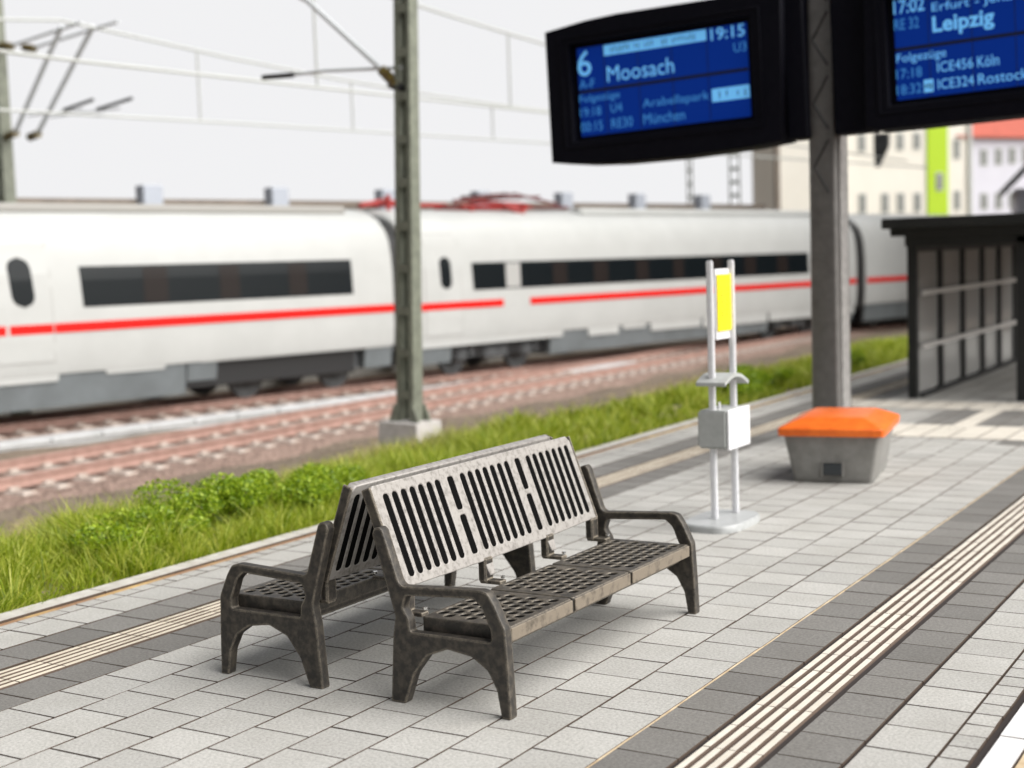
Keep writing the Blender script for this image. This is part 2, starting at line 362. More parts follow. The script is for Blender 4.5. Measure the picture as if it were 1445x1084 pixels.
def rail_mesh(L):
    pr = ((-.075, -.16), (.075, -.16), (.075, -.14), (.012, -.12), (.012, -.045), (.036, -.035), (.036, 0), (-.036, 0), (-.036, -.035), (-.012, -.045), (-.012, -.12), (-.075, -.14))
    return MB().loft([[(x, y, z) for x, z in pr] for y in (0, L)])
def sleeper():
    b = MB()
    b.loft([[(-1.2, -.13, -.30), (1.2, -.13, -.30), (1.2, .13, -.30), (-1.2, .13, -.30)], [(-1.2, -.13, -.2), (1.2, -.13, -.2), (1.2, .13, -.2), (-1.2, .13, -.2)],
            [(-1.17, -.10, -.165), (1.17, -.10, -.165), (1.17, .10, -.165), (-1.17, .10, -.165)]])
    for s in (-1, 1):
        for d in (-.13, .13): b.box((s * .72 + d, 0, -.145), (.09, .16, .05), .012)
    return b
def track(label, loc, rot, L, n0, n1, step):
    t = thing('railway_track', label, 'railway track', loc, rot, 'railway tracks beside the platform')
    for s in (-1, 1):
        o = rail_mesh(L).build('rail', M['rail'], t); o.location = (s * .72, 0, 0)
    first = None
    for i in range(n0, n1):
        if first is None: o = first = sleeper().build('sleeper', M['sleeper'], t)
        else: o = first.copy(); COL.objects.link(o); o.parent = t
        o.location = (random.uniform(-.02, .02), i * step, 0)
    return t
track('rusty railway track nearest the platform, empty, with pale concrete sleepers', (-13.7, -6, -.73), (0, 0, 0), 72, 18, 92, .6)
o0 = tw(-22); track('rusty railway track that the white train stands on', o0, (math.atan(PITCH), 0, -TA), 80, 2, 88, .6)
# cable trough between the tracks
t = thing('cable_trough', 'long grey cable trough of concrete lids lying between the two tracks', 'cable trough', (-17.25, 11.0, -.93), (0, 0, -rad(10.3)))
b = MB()
for i in range(18):
    b.box((random.uniform(-.01, .01), i * 1.0 + .5, .03), (.42, .985, .10), .012)
b.build('lid', M['trough'], t)
MB().span((-.17, 0, -.12), (.17, 18, -.022)).build('channel', M['trough'], t)

# ------------------------------------------------------------------ grass and bushes
def tufts(n, xr, yr, hmin, hmax, w, keep, per, spread):
    V = []; F = []; k = 0
    while k < n:
        x0, y0 = rng.uniform(*xr), rng.uniform(*yr); p = keep(x0, y0)
        if rng.random() > p: continue
        k += 1; H0 = (hmin + (hmax - hmin) * rng.random() ** 1.6) * (.4 + .7 * p); m = int(per * rng.uniform(.6, 1.4)); sp = spread * rng.uniform(.6, 1.5)
        wind = rng.normal(0, .12, 2)
        for _ in range(m):
            a = rng.uniform(0, math.tau); r = sp * math.sqrt(rng.random()); ca, sa = math.cos(a), math.sin(a)
            x, y = x0 + ca * r, y0 + sa * r; h = H0 * rng.uniform(.45, 1.1); out_ = h * (.15 + .9 * r / sp * rng.uniform(.3, 1))
            lx, ly = ca * out_ + wind[0] * h, sa * out_ + wind[1] * h; d = rng.uniform(0, math.tau); dx, dy = math.cos(d) * w * rng.uniform(.6, 1.4), math.sin(d) * w
            z = gz(x, y) - .02; q = len(V); h2 = h * (1 - .25 * r / sp)
            V += [(x - dx, y - dy, z), (x + dx, y + dy, z), (x - dx * .8 + lx * .35, y - dy * .8 + ly * .35, z + h2 * .62), (x + dx * .8 + lx * .35, y + dy * .8 + ly * .35, z + h2 * .62), (x + lx, y + ly, z + h2)]
            F += [(q, q + 1, q + 3, q + 2), (q + 2, q + 3, q + 4)]
    return V, F
def clump(x, y):
    return .5 + .3 * math.sin(x * 2.3 + 1.1 * y) * math.sin(y * 2.9 - x) + .2 * math.sin(5.1 * y + 3.3 * x)
def k1(x, y): return max(.1, min(1, clump(x, y) + .35)) * max(0, min(1, (x + 7.2 + .5 * math.sin(y * .9)) / 2.0)) ** .8
def k2(x, y): return max(0, min(1, clump(x * .8, y) - .2)) * .8
parts = [tufts(4600, (-7.4, -4.26), (-1, 8), .12, .38, .0042, k1, 26, .055), tufts(2800, (-7.6, -4.3), (8, 24), .10, .33, .008, k1, 18, .07), tufts(500, (-10.4, -6.5), (0, 24), .05, .16, .008, k2, 12, .08)]
V = []; F = []
for v, f in parts: n0 = len(V); V += v; F += [tuple(i + n0 for i in q) for q in f]
me = bpy.data.meshes.new('grass'); me.from_pydata(V, [], F); me.update()
o = link('grass', me, M['grass']); o['kind'] = 'stuff'; o['label'] = 'tufted yellow green grass growing between platform edge and tracks'

def bush(label, x, y, rx, ry, h, n, leaf=.035):
    V = []; F = []; z0 = gz(x, y) - .03
    lobes = [(0, 0, .5, .5)] + [(random.uniform(-.6, .6), random.uniform(-.75, .75), random.uniform(.35, .8), random.uniform(.25, .42)) for _ in range(11)]
    for _ in range(n):
        lx, ly, lz, lr = random.choice(lobes); u = Vector((random.gauss(0, 1), random.gauss(0, 1), random.gauss(0, 1))).normalized() * lr * random.uniform(.55, 1.08)
        p = Vector((lx + u.x, ly + u.y, max(.02, lz + u.z * .8))); p = Vector((p.x * rx, p.y * ry, p.z * h))
        a = Vector((random.gauss(0, 1), random.gauss(0, 1), random.gauss(0, .7))).normalized(); c = a.cross(Vector((random.gauss(0, 1), random.gauss(0, 1), random.gauss(0, 1)))).normalized()
        s = leaf * random.uniform(.5, 1.2); q = len(V)
        V += [tuple(p + a * s), tuple(p + c * s * .5), tuple(p - a * s), tuple(p - c * s * .5)]; F.append((q, q + 1, q + 2, q + 3))
    t = thing('bush', label, 'bush', (x, y, z0), group='low bushes along the platform edge')
    me = bpy.data.meshes.new('foliage'); me.from_pydata(V, [], F); me.update(); link('foliage', me, M['bush'], t)
    b = MB()
    for lx, ly, lz, lr in lobes[:7]: b.tube([(0, 0, 0), (lx * rx * .4, ly * ry * .4, lz * h * .5), (lx * rx, ly * ry, lz * h)], .014, 5, .004)
    b.build('stem', M['coping'], t)
bush('bright green leafy bush by the platform edge, hidden partly by the benches', -4.8, 4.2, .40, .62, .37, 15000, .017)
bush('bushy dark green clump in the middle of the verge left of the benches', -4.85, 3.25, .42, .62, .40, 15000, .017)
bush('low dark bush in the grass, leftmost of the clumps beside the edge stones', -4.8, 2.2, .36, .55, .27, 9000, .017)
bush('dark bush beside the platform edge just left of the tall grey pole', -4.7, 13.6, .42, 1.0, .38, 6000, .03)
bush('small round bush between the grey pole and the dark shelter', -4.7, 17.4, .35, .6, .32, 3500, .03)

# ------------------------------------------------------------------ benches
BX, BY = -.86, 1.245
def make_bench(label):
    t = thing('bench', label, 'bench', (BX, BY, 0), group='benches standing back to back on the platform')
    outer = [(-1.168, 0), (-1.145, .30), (-1.128, .39), (-1.18, .56), (-1.238, .75), (-1.226, .778), (-1.197, .784), (-1.180, .768), (-1.105, .545), (-1.085, .528),
             (-.68, .548), (-.645, .538), (-.612, .49), (-.562, .385), (-.552, .2), (-.545, 0), (-.592, 0), (-.612, .12), (-.655, .2), (-.735, .252), (-.86, .27), (-.965, .23), (-1.04, .135), (-1.09, 0)]
    hole = [(-1.052, .327), (-1.058, .385), (-1.088, .43), (-1.068, .487), (-.715, .508), (-.672, .47), (-.645, .40), (-.632, .375), (-.632, .327)]
    outer = fillet([(x - BX, z) for x, z in outer], .010); hole = fillet([(x - BX, z) for x, z in hole], .012)
    fm = plate([outer, hole], .055, .006, XZ(0))
    for y in (.277, 2.213):
        me = fm.copy(); me.transform(Matrix.Translation((0, y - BY, 0))); link('side_frame', me, M['bench'], t)
    # three perforated seat segments
    for i, (y0, y1) in enumerate(((.312, .868), (.882, 1.464), (1.478, 2.178))):
        lo = slot((-1.03 - .575) / 2 - BX, (y0 + y1) / 2 - BY, .455, y1 - y0, .018); hs = []
        nx = 7; ny = int((y1 - y0 - .05) / .070)
        for a in range(nx):
            for c in range(ny):
                yy = y0 + .05 + (y1 - y0 - .1) * (c + (.25 if a % 2 else -.25)) / (ny - 1) - BY
                if yy < y0 + .036 - BY or yy > y1 - .036 - BY: continue
                hs.append(slot(-.985 + a * .058 - BX, yy, .045, .052, .018, 3))
        MB().box(((-1.03 - .575) / 2 - BX, (y0 + y1) / 2 - BY, .352), (.41, y1 - y0 - .05, .054)).build('hole_shade_slab', M['hole_shade'], t)  # black slab added to paint shade in the seat holes
        link('seat_panel', plate([lo] + hs, .07, .007, Matrix.Translation((0, 0, .35))), M['bench_seat'], t)
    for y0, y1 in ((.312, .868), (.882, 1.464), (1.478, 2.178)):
        MB().box((-.5725 - BX, (y0 + y1) / 2 - BY, .349), (.009, y1 - y0 - .012, .058), .003).build('lit_seat_edge', M['lit_seat_edge'], t)  # added tan strip paints light on the seat front, mottled with dirt
    # slotted backrest
    p0 = Vector((-1.115 - BX, 0, .492)); s = Vector((-.170, 0, .460)); Ls = s.length; s.normalize(); nrm = Vector((0, 1, 0)).cross(s)
    Mb = basis(p0 - nrm * .02, (0, 1, 0), s, nrm)
    y0, y1 = .31 - BY, 2.155 - BY; cy = (y0 + y1) / 2
    lo = [(y0 + .0, .01), (y0 + .0, Ls - .02), (y0 + .02, Ls), (y1 - .03, Ls), (y1, Ls - .03), (y1, .01)]
    for yb in (1.575, 1.60, 1.645, 1.66): pass
    lo += [(1.66 - BY, .0), (1.645 - BY, -.075), (1.60 - BY, -.075), (1.585 - BY, .0), (1.05 - BY, .0), (1.035 - BY, -.075), (.99 - BY, -.075), (.975 - BY, .0)]
    hs = []; c0 = .05; c1 = Ls - .05
    for g0 in (.403, 1.039, 1.675):
        for i in range(7):
            yy = g0 + i * .0695 - BY; hs.append(slot(yy, (c0 + c1) / 2, .043, c1 - c0, .018, 3))
    for yy in (.932 - BY, 1.566 - BY):
        mid = Ls * .53
        hs.append(slot(yy, (mid + .014 + c1) / 2, .05, c1 - mid - .014, .014, 3)); hs.append(slot(yy, (mid - .014 + c0) / 2, .05, mid - .014 - c0, .014, 3))
    link('backrest', plate([lo] + hs, .042, .006, Mb), M['bench_back'], t)
    b = MB(); c_ = p0 - nrm * .020 + s * (Ls / 2); b.box((0, 0, 0), (y1 - y0 - .05, Ls - .06, .034), 0, 1, basis((c_.x, cy, c_.z), (0, 1, 0), s, nrm)); b.build('slot_shade_sheet', M['hole_shade'], t)  # black sheet added inside so the slots look fully shaded
    for ye in (y0 - .004, y1 + .004): MB().box((0, 0, 0), (.014, Ls - .01, .05), .003, 1, basis((c_.x, ye, c_.z), (0, 1, 0), s, nrm)).build('shade_end_plate', M['bench'], t)  # dark plates added to paint shade on the panel's end faces
    for yy in (.345, 1.012, 1.622, 2.12):
        b = MB(); b.box((-1.13 - BX, yy - BY, .445), (.045, .075, .12), .008).box((-1.09 - BX, yy - BY, .388), (.12, .055, .02), .004)
        o = b.build('bracket', M['bench'], t)
        MB().tube([(-1.04 - BX, yy + .012 - BY, .405), (-1.04 - BX, yy + .012 - BY, .417)], .011, 8).build('screw', M['screw'], o)
    MB().span((-1.0 - BX, .30 - BY, .275), (-.93 - BX, 2.19 - BY, .313), .006).span((-.70 - BX, .30 - BY, .275), (-.64 - BX, 2.19 - BY, .313), .006).build('seat_beam', M['bench'], t)
    return t
bench = make_bench('dark metal bench with slotted back facing right, the nearer of two back to back')
copy_thing(bench, (-1.868, 1.252, 0), math.pi, 'dark metal bench facing the grass and train, seen behind the other bench', 'benches standing back to back on the platform')

# ------------------------------------------------------------------ ticket machine stand
t = thing('timetable_stand', 'slim aluminium stand with yellow timetable poster, shelf and grey box', 'timetable stand', (-1.40, 4.68, 0))
def L3(p): return (p[0] + 1.40, p[1] - 4.68, p[2])
b = MB(); ring = []
for z, k in ((0, 1), (.04, 1), (.052, .97)):
    ring.append([L3((-1.40 + .215 * k * (1 if abs(math.cos(a)) > .0 else 1) * math.copysign(abs(math.cos(a)) ** .6, math.cos(a)), 4.60 + .34 * k * math.copysign(abs(math.sin(a)) ** .6, math.sin(a)), z)) for a in [i * math.tau / 32 for i in range(32)]])
b.loft(ring); b.build('base_plate', M['clear_base'], t, smooth=40)
for x, y in ((-1.43, 4.545), (-1.385, 4.825)):
    MB().box(L3((x, y, .966)), (.045, .036, 1.84), .008, 2).build('post', M['alu'], t)
MB().box(L3((-1.400, 4.685, 1.575)), (.016, .245, .50), .004).build('poster_frame', M['alu'], t)
o = MB().box(L3((-1.385, 4.685, 1.585)), (.012, .232, .40), .003).build('poster', M['sign_yellow'], t)
b = MB()
for k in range(10):
    zz = 1.47 + k * .024; wd = (.03, .05, .04, .05, .02, .05, .04, .05, .035, .03)[k]
    b.box(L3((-1.3775, 4.635 + (k % 3) * .003, zz)), (.004, wd, .009))
for k in range(6): b.box(L3((-1.3775, 4.74, 1.5 + k * .035)), (.004, .02, .012))
b.build('poster_print', M['sign_print'], o)
b = MB(); A = []; n = 12
for i in range(n + 1):
    a = math.pi * (.12 + .88 * i / n); A.append((4.70 - .215 * math.cos(a) * -1 * -1, 1.0 + .085 * math.sin(a)))
A = [(4.47 + .44 * i / n, 1.0 + .085 * math.sin(math.pi * (.12 + .83 * i / n))) for i in range(n + 1)]
b.loft([[L3((x, y, z)) for x in (-1.52, -1.30)] + [L3((x, y, z - .026)) for x in (-1.30, -1.52)] for y, z in A]); b.build('shelf', M['alu_grey'], t)
o = MB().span(L3((-1.525, 4.49, .56)), L3((-1.305, 4.90, .83)), .014, 2).build('box', M['alu_grey'], t)
MB().span(L3((-1.306, 4.50, .55)), L3((-1.288, 4.895, .835)), .006).build('box_door', M['alu'], t)
MB().tube([L3((-1.41, 4.62, .83)), L3((-1.41, 4.62, .88))], .01, 8).build('knob', M['alu'], t)

# ------------------------------------------------------------------ grit bin
t = thing('grit_bin', 'grey grit bin with bright orange hipped lid in front of the tall pole', 'grit bin', (-1.325, 7.06, 0), (0, 0, rad(9.2)))
def rect(hx, hy, z, r=.035): return [(x, y, z) for x, y in slot(0, 0, hx * 2, hy * 2, r, 3)]
MB().loft([rect(.318, .44, 0), rect(.326, .45, .012), rect(.33, .455, .05), rect(.395, .515, .41)]).build('body', M['bin_body'], t, smooth=35)
MB().loft([rect(.40, .52, .395), rect(.432, .555, .40), rect(.436, .56, .455), rect(.425, .55, .468), rect(.28, .40, .532), rect(.26, .38, .54)]).build('lid', M['orange'], t, smooth=25)
b = MB().box((.005, -.462, .118), (.15, .03, .10), .006, 1, Matrix.Translation((0, -.014, 0))); b.build('outlet', M['dark_slot'], t)
b = MB()
for a in ((-.078, 0), (.088, 0)): b.box((a[0], -.474, .12), (.012, .03, .125), .003)
b.box((.005, -.48, .181), (.178, .03, .012), .003); b.build('outlet_frame', M['bin_body'], t)
MB().box((0, .575, .45), (.5, .05, .03), .01).build('handle', M['orange'], t)

# ------------------------------------------------------------------ pole and displays
t = thing('display_pole', 'tall dark steel pole carrying two departure displays behind the grit bin', 'pole', (-2.115, 9.22, 0))
def sec(k, z): return [(x * k, y * k, z) for x, y in slot(0, 0, .275, .43, .035, 4)]
MB().loft([sec(1.03, 0), sec(1.0, 2.0), sec(.97, 6.0)]).build('shaft', M['pole'], t, smooth=50)
b = MB()
for k in range(6):
    z = 2.75 + k * .62
    for s in (-1, 1): b.tube([(-.075, -.2115, z), (.075, -.2115, z + s * .26)], .011, 5)
b.build('lattice', M['dark'], t)
MB().box((0, 0, .015), (.42, .58, .03), .006).build('base_plate', M['pole'], t)
MB().span((.139, -.10, 0), (.152, .12, 5.9), .004).build('lit_side_strip', M['lit_side'], t)  # paler strip that puts the sunlit tone on the pole's right face

TILT = -rad(1.9)
def text_mesh(s, x, y, w, h, bold=0.):
    cu = bpy.data.curves.new('tmp', 'FONT'); cu.body = s; cu.size = 1; cu.offset = bold; cu.resolution_u = 3
    me = curve_mesh(cu); co = np.array([v.co[:] for v in me.vertices]); lo = co.min(0); d = np.maximum(co.max(0) - lo, 1e-6)
    for v in me.vertices: v.co = (x + (v.co.x - lo[0]) / d[0] * w, y + (v.co.y - lo[1]) / d[1] * h, 0)
    return me
def display(label, cx, cz, W, H, outline, texts, bars, arm):
    t = thing('departure_display', label, 'departure display', (cx, 8.83, cz), (0, TILT, 0), 'departure displays on the grey pole')
    c, s = math.cos(TILT), math.sin(TILT)
    loc = [((x - cx) * c - (z - cz) * s, (x - cx) * s + (z - cz) * c) for x, z in outline]
    win = [(-W / 2 - .06, -H / 2 - .05), (W / 2 + .06, -H / 2 - .05), (W / 2 + .06, H / 2 + .05), (-W / 2 - .06, H / 2 + .05)]
    link('housing', plate([loc], .34, .02, XZ(.24)), M['black'], t)
    link('bezel', plate([loc, win], .10, .018, XZ(.025)), M['black'], t)
    link('panel_rim', plate([[(x * 1.11, z * 1.15) for x, z in win], [(x * 1.075, z * 1.105) for x, z in win]], .03, .006, XZ(-.022)), M['black'], t)
    sc = MB().box((0, .066, 0), (W, .02, H)).build('screen', M['screen'], t)
    b = MB()
    for f in (.165, .37, .57, .775): b.box((-W / 2 + W * f, .0545, 0), (.006, .003, H))
    b.box((0, .0535, H / 2 - .495 * H), (W, .004, .035 * H)); b.build('screen_grid', M['screen_line'], sc)
    for nm, m, dim in (('lettering', M['letter'], 0), ('dim_lettering', M['letter_dim'], 1)):
        for s_, u0, u1, v0, v1, dm, bold in texts:
            if dm == dim: MB().add(text_mesh(s_, -W / 2 + u0 * W, H / 2 - v1 * H, (u1 - u0) * W, (v1 - v0) * H, bold), XZ(.0515)).build(nm, m, sc)
        if not dim:
            for u0, u1, v0, v1 in bars: MB().box((-W / 2 + (u0 + u1) / 2 * W, .053, H / 2 - (v0 + v1) / 2 * H), ((u1 - u0) * W, .003, (v1 - v0) * H)).build('text_bar', m, sc)
    b = MB()
    for u0, u1, v0, v1 in bars:
        n = max(3, int((u1 - u0) * 44))
        for i in range(n):
            if random.random() < .22: continue
            f = u0 + (u1 - u0) * (.06 + .88 * (i + .5) / n); hh = (v1 - v0) * H
            b.box((-W / 2 + f * W, .0505, H / 2 - (v0 + v1) / 2 * H + random.uniform(-.08, .08) * hh), (.012, .002, hh * random.uniform(.35, .6)))
    b.build('bar_print', M['screen_line'], sc)
    MB().span(arm[0], arm[1], .015).build('mounting_block', M['black'], t)
    return t
display('left departure display, line 6 to Moosach at 19:15', -3.776, 3.722, 1.925, .93,
    [(-5.10, 4.36), (-4.62, 4.43), (-4.24, 4.46), (-2.75, 4.49), (-2.434, 4.49), (-2.446, 3.02), (-2.781, 2.975), (-3.556, 2.928), (-4.30, 2.915), (-4.714, 2.93), (-5.06, 2.965)],
    [('6', .0, .085, .03, .32, 0, .004), ('A-F', .005, .10, .36, .46, 1, 0), ('Moosach', .18, .58, .25, .425, 0, 0), ('19:15', .80, .99, .01, .14, 0, .01), ('U3', .925, .995, .2, .30, 1, 0),
     ('Folgezüge', .0, .25, .535, .64, 1, 0), ('19:18', .0, .13, .68, .78, 1, 0), ('U4', .19, .26, .67, .77, 1, 0), ('00:15', .0, .135, .84, .95, 1, 0), ('RE30', .19, .32, .84, .95, 1, 0),
     ('Arabellapark', .385, .775, .67, .79, 1, 0), ('München', .385, .63, .835, .95, 1, 0)],
    [(.167, .774, .008, .125), (.79, 1.0, .66, .80)], ((1.33, .08, -.74), (1.54, .36, .78)))
display('right departure display, to Leipzig via Erfurt and Jena at 17:02', -.375, 3.815, 1.925, .93,
    [(-1.615, 4.52), (-1.3, 4.56), (.3, 4.56), (.95, 4.54), (.95, 3.15), (.5, 3.115), (-.16, 3.085), (-1.086, 3.055), (-1.49, 3.045), (-1.615, 3.08)],
    [('17:02', .0, .15, .0, .14, 0, .01), ('RE 32', .0, .12, .19, .30, 1, 0), ('Erfurt - Jena', .185, .56, .08, .19, 0, 0), ('Leipzig', .185, .475, .215, .42, 0, .025),
     ('Folgezüge', .005, .245, .54, .65, 0, 0), ('17:18', .0, .125, .69, .79, 1, 0), ('ICE456', .20, .37, .67, .77, 0, 0), ('Köln', .39, .49, .665, .775, 0, 0),
     ('18:32', .0, .12, .85, .95, 1, 0), ('ICE324', .20, .37, .84, .94, 0, 0), ('Rostock', .39, .62, .84, .94, 0, 0)],
    [(.132, .178, .83, .955)], ((-1.60, .10, -.72), (-1.22, .36, .80)))

# ------------------------------------------------------------------ shelter
t = thing('platform_shelter', 'dark platform shelter with flat overhanging roof and glazed side wall', 'shelter', (-2.39, 13.33, 0))
def P3(x, y, z): return (x + 2.39, y - 13.33, z)
for x, y, w in ((-2.42, 13.38, .115), (-2.42, 19.7, .115), (-1.04, 13.28, .16), (1.6, 13.28, .16), (1.6, 19.7, .16)):
    MB().span(P3(x - w / 2, y - w / 2, 0), P3(x + w / 2, y + w / 2, 2.02), .008).build('post', M['shelter'], t)
MB().span(P3(-2.68, 12.9, 2.155), P3(2.3, 20.3, 2.285), .012).build('roof', M['shelter'], t)
MB().span(P3(-2.62, 13.08, 2.06), P3(2.15, 20.1, 2.157), .008).build('fascia', M['shelter'], t)
MB().span(P3(-2.47, 13.2, 1.93), P3(2.0, 13.4, 2.062), .006).span(P3(-2.47, 13.4, 1.86), P3(-2.36, 19.7, 2.062), .006).build('roof_beam', M['shelter'], t)
ym = [13.46, 14.57, 15.8, 17.0, 18.13, 19.27, 19.64]
for y in ym[1:6]: MB().span(P3(-2.44, y - .07, .02), P3(-2.35, y + .07, 1.95), .006).build('mullion', M['shelter'], t)
for a, c in zip(ym, ym[1:]): MB().span(P3(-2.41, a + .07, .06), P3(-2.398, c - .07, 1.93)).build('window_pane', M['glass'], t)
for z in (.655, 1.335): MB().span(P3(-2.328, 13.45, z - .03), P3(-2.30, 19.64, z + .03), .004).build('rail', M['rail_grey'], t)
MB().span(P3(-2.36, 13.45, 0), P3(-2.31, 19.64, .055), .004).build('sill', M['shelter'], t)

# ------------------------------------------------------------------ train
PROF = [(.88, 1.375), (1.0, 1.40), (1.4, 1.43), (2.0, 1.432), (2.6, 1.42), (3.0, 1.385), (3.3, 1.33), (3.55, 1.22), (3.75, 1.03), (3.88, .75), (3.95, .4), (3.97, 0)]
def prof(z):
    for (a, xa), (c, xc) in zip(PROF, PROF[1:]):
        if z <= c: return xa + (xc - xa) * max(0, (z - a)) / (c - a) if z > a else PROF[0][1] - (a - z) * .05
    return 0
def strip(b, rows, eps):
    """rows (z, s0, s1) laid on the car's side as a thin raised panel"""
    out = [[(prof(z) + eps, s0, z), (prof(z) + eps, s1, z)] for z, s0, s1 in rows]; inn = [[(prof(z) - .01, s0, z), (prof(z) - .01, s1, z)] for z, s0, s1 in rows]
    R = [[o_[0], o_[1], i_[1], i_[0]] for o_, i_ in zip(out, inn)]; b.loft(R); return b
def rows(z0, z1, s0, s1, n=6, slant=0.): return [(z0 + (z1 - z0) * i / n, s0 + slant * i / n, s1 + slant * i / n * .4) for i in range(n + 1)]
def stadium(sc, zc, w, h, n=16, slant=.0):
    R = []
    for i in range(n + 1):
        z = zc - h / 2 + h * i / n; d = abs(z - zc) - (h / 2 - w / 2); hw = w / 2 if d < 0 else math.sqrt(max(0, (w / 2) ** 2 - d * d)); R.append((z, sc - hw + slant * (z - zc), sc + hw + slant * (z - zc)))
    return R
def wheelset(b, s, x):
    b.tube([(x - .07, s, .44), (x + .03, s, .44)], .44, 24); b.tube([(x + .02, s, .44), (x + .1, s, .44)], .13, 12)
def bogie(t, s, span=2.4):
    b = MB()
    b.box((1.02, s, .62), (.14, span + .9, .22), .03).box((1.06, s, .5), (.2, .9, .30), .04).box((1.1, s - .35, .78), (.16, .3, .2), .05)
    for d in (-span / 2, span / 2): b.box((1.05, s + d, .5), (.2, .42, .34), .06).tube([(1.1, s + d + .3, .42), (1.1, s + d + .3, .85)], .08, 8)
    o = b.build('bogie', M['bogie'], t)
    for d in (-span / 2, span / 2):
        for x in (-.75, .75): b = MB(); wheelset(b, s + d, x); b.build('wheel', M['bogie'], o, smooth=40)
def door(t, s0, s1, z0, z1, oval, hgt, m=M['train_white']):
    g = .035
    def dr(e): return [(z0 - e, s0 - e, s1 + e), (z0 + .4, s0 - e, s1 + e), (z0 + 1.0, s0 - e, s1 + e - .01), (z1 - .8, s0 - e, s1 + e - .02), (z1 - .25, s0 - e, s1 + e - .06), (z1 - .1, s0 - e, s1 + e - .11), (z1 + e, s0 - e + .03, s1 + e - .18)]
    o = strip(MB(), dr(g), .004).build('door', M['groove'], t)
    strip(MB(), dr(0), .010).build('door_leaf', m, o)
    strip(MB(), stadium(*oval), .016).build('door_window', M['train_glass'], o)
def car(label, s0, s1, name='train_car'):
    t = thing(name, label, 'train car', tw(0), (math.atan(PITCH), 0, -TA), 'cars of the white express train')
    full = PROF + [(z, -x) for z, x in PROF[-2::-1]]
    b = MB(); rings = []
    for s, k in ((s0, .90), (s0 + .05, .955), (s0 + .16, .985), (s0 + .35, 1), (s1 - .35, 1), (s1 - .16, .985), (s1 - .05, .955), (s1, .90)):
        rings.append([(x * (.97 + .03 * k if k < 1 else 1), s, .88 + (z - .88) * (.6 + .4 * k if k < 1 else 1)) for z, x in full])
    b.loft(rings); b.build('body', M['train_white'], t, smooth=35)
    return t
def jag(t, segs):
    for a, c, z in segs:
        b = MB(); b.loft([[(prof(.88) - .004, a, .9), (prof(.88) - .004, c, .9), (prof(.88) - .06, c, .9), (prof(.88) - .06, a, .9)], [(prof(.88) - .012, a + .03, z), (prof(.88) - .012, c - .03, z), (prof(.88) - .06, c - .03, z), (prof(.88) - .06, a + .03, z)]])
        b.build('valance', M['train_white'], t)
def skirt(t, segs, name='skirt'):
    for a, c, z in segs:
        b = MB(); b.loft([[(x, y, .9 if i < 2 else z) for i, x, y in ((0, 1.345, a), (1, 1.345, c), (2, 1.27, c), (3, 1.27, a))], [(x, y, .9 if i < 2 else z) for i, x, y in ((0, -1.345, a), (1, -1.345, c), (2, -1.27, c), (3, -1.27, a))]])
        b.build(name, M['train_grey'], t)
def pantograph(t, s, flip=1):
    b = MB(); z = 3.99
    for x in (-.45, .45): b.tube([(x, s - 1.3, z + .06), (x, s + 1.2, z + .06)], .05, 6)
    for y in (-1.3, 1.2): b.tube([(-.5, s + y, z + .06), (.5, s + y, z + .06)], .05, 6)
    b.tube([(.5, s + .15, z + .1), (.75, s + .55, z - .12), (.5, s + .95, z + .1)], .07, 6)
    b.tube([(.3, s + 1.1, z + .12), (.1, s - .9, z + .22)], .055, 6)
    for y in (-1.0, .9): b.tube([(.45, s + y, z - .1), (.45, s + y, z + .1)], .08, 8)
    o = b.build('pantograph', M['panto_red'], t)
    b = MB()
    for x in (-.35, .35): b.tube([(x * .4, s - 1.0, z + .24), (x, s + 1.7, z + .34)], .032, 6)
    for y in (1.35, 1.7): b.tube([(-.8, s + y - 1.4, z + .36), (.8, s + y - 1.4, z + .36)], .04, 6)
    b.tube([(.75, s - 1.9, z + .12), (.72, s - .5, z + .34), (.7, s + .4, z + .36), (.72, s + 2.0, z + .12)], .035, 6).tube([(.3, s - 1.8, z + .06), (.3, s + 2.9, z + .06)], .045, 6)
    b.build('arm', M['panto_dark'], o)

c1 = car('white train car with red stripe, leftmost, cut by the left picture edge', -17.0, 3.02)
door(c1, -6.62, -5.36, 1.13, 3.50, (-5.93, 2.56, .44, .90, 16, -.10), 0)
strip(MB(), rows(2.07, 2.82, -4.72, 1.83, 6, -.05), .006).build('window_band', M['train_glass'], c1)
for a, c in ((-3.42, -2.88), (-1.66, -1.18), (.08, .56)): strip(MB(), rows(2.10, 2.78, a, c), .010).build('window_pillar', M['train_pillar'], c1)
for a, c in ((-6.2, -5.36), (-5.325, 3.0), (-16.8, -6.27)): strip(MB(), rows(1.63, 1.80, a, c, 2), .0165).build('stripe', M['train_red'], c1)
jag(c1, [(-16.9, -5.25, .75), (-4.30, -2.98, .80), (-2.18, 2.95, .86)]); skirt(c1, [(-17, -2.5, .27), (-2.45, -1.75, .50), (2.2, 3.0, .42)])
bogie(c1, .55, 2.4); MB().box((0, -7, .6), (2.4, 18, .5), .02).box((0, .6, .75), (1.6, 4.6, .2)).build('underframe', M['dark'], c1)
MB().span((-.9, -16.8, 3.8), (.9, 2.2, 4.0), .06).build('roof_deck', M['roof_grey'], c1)

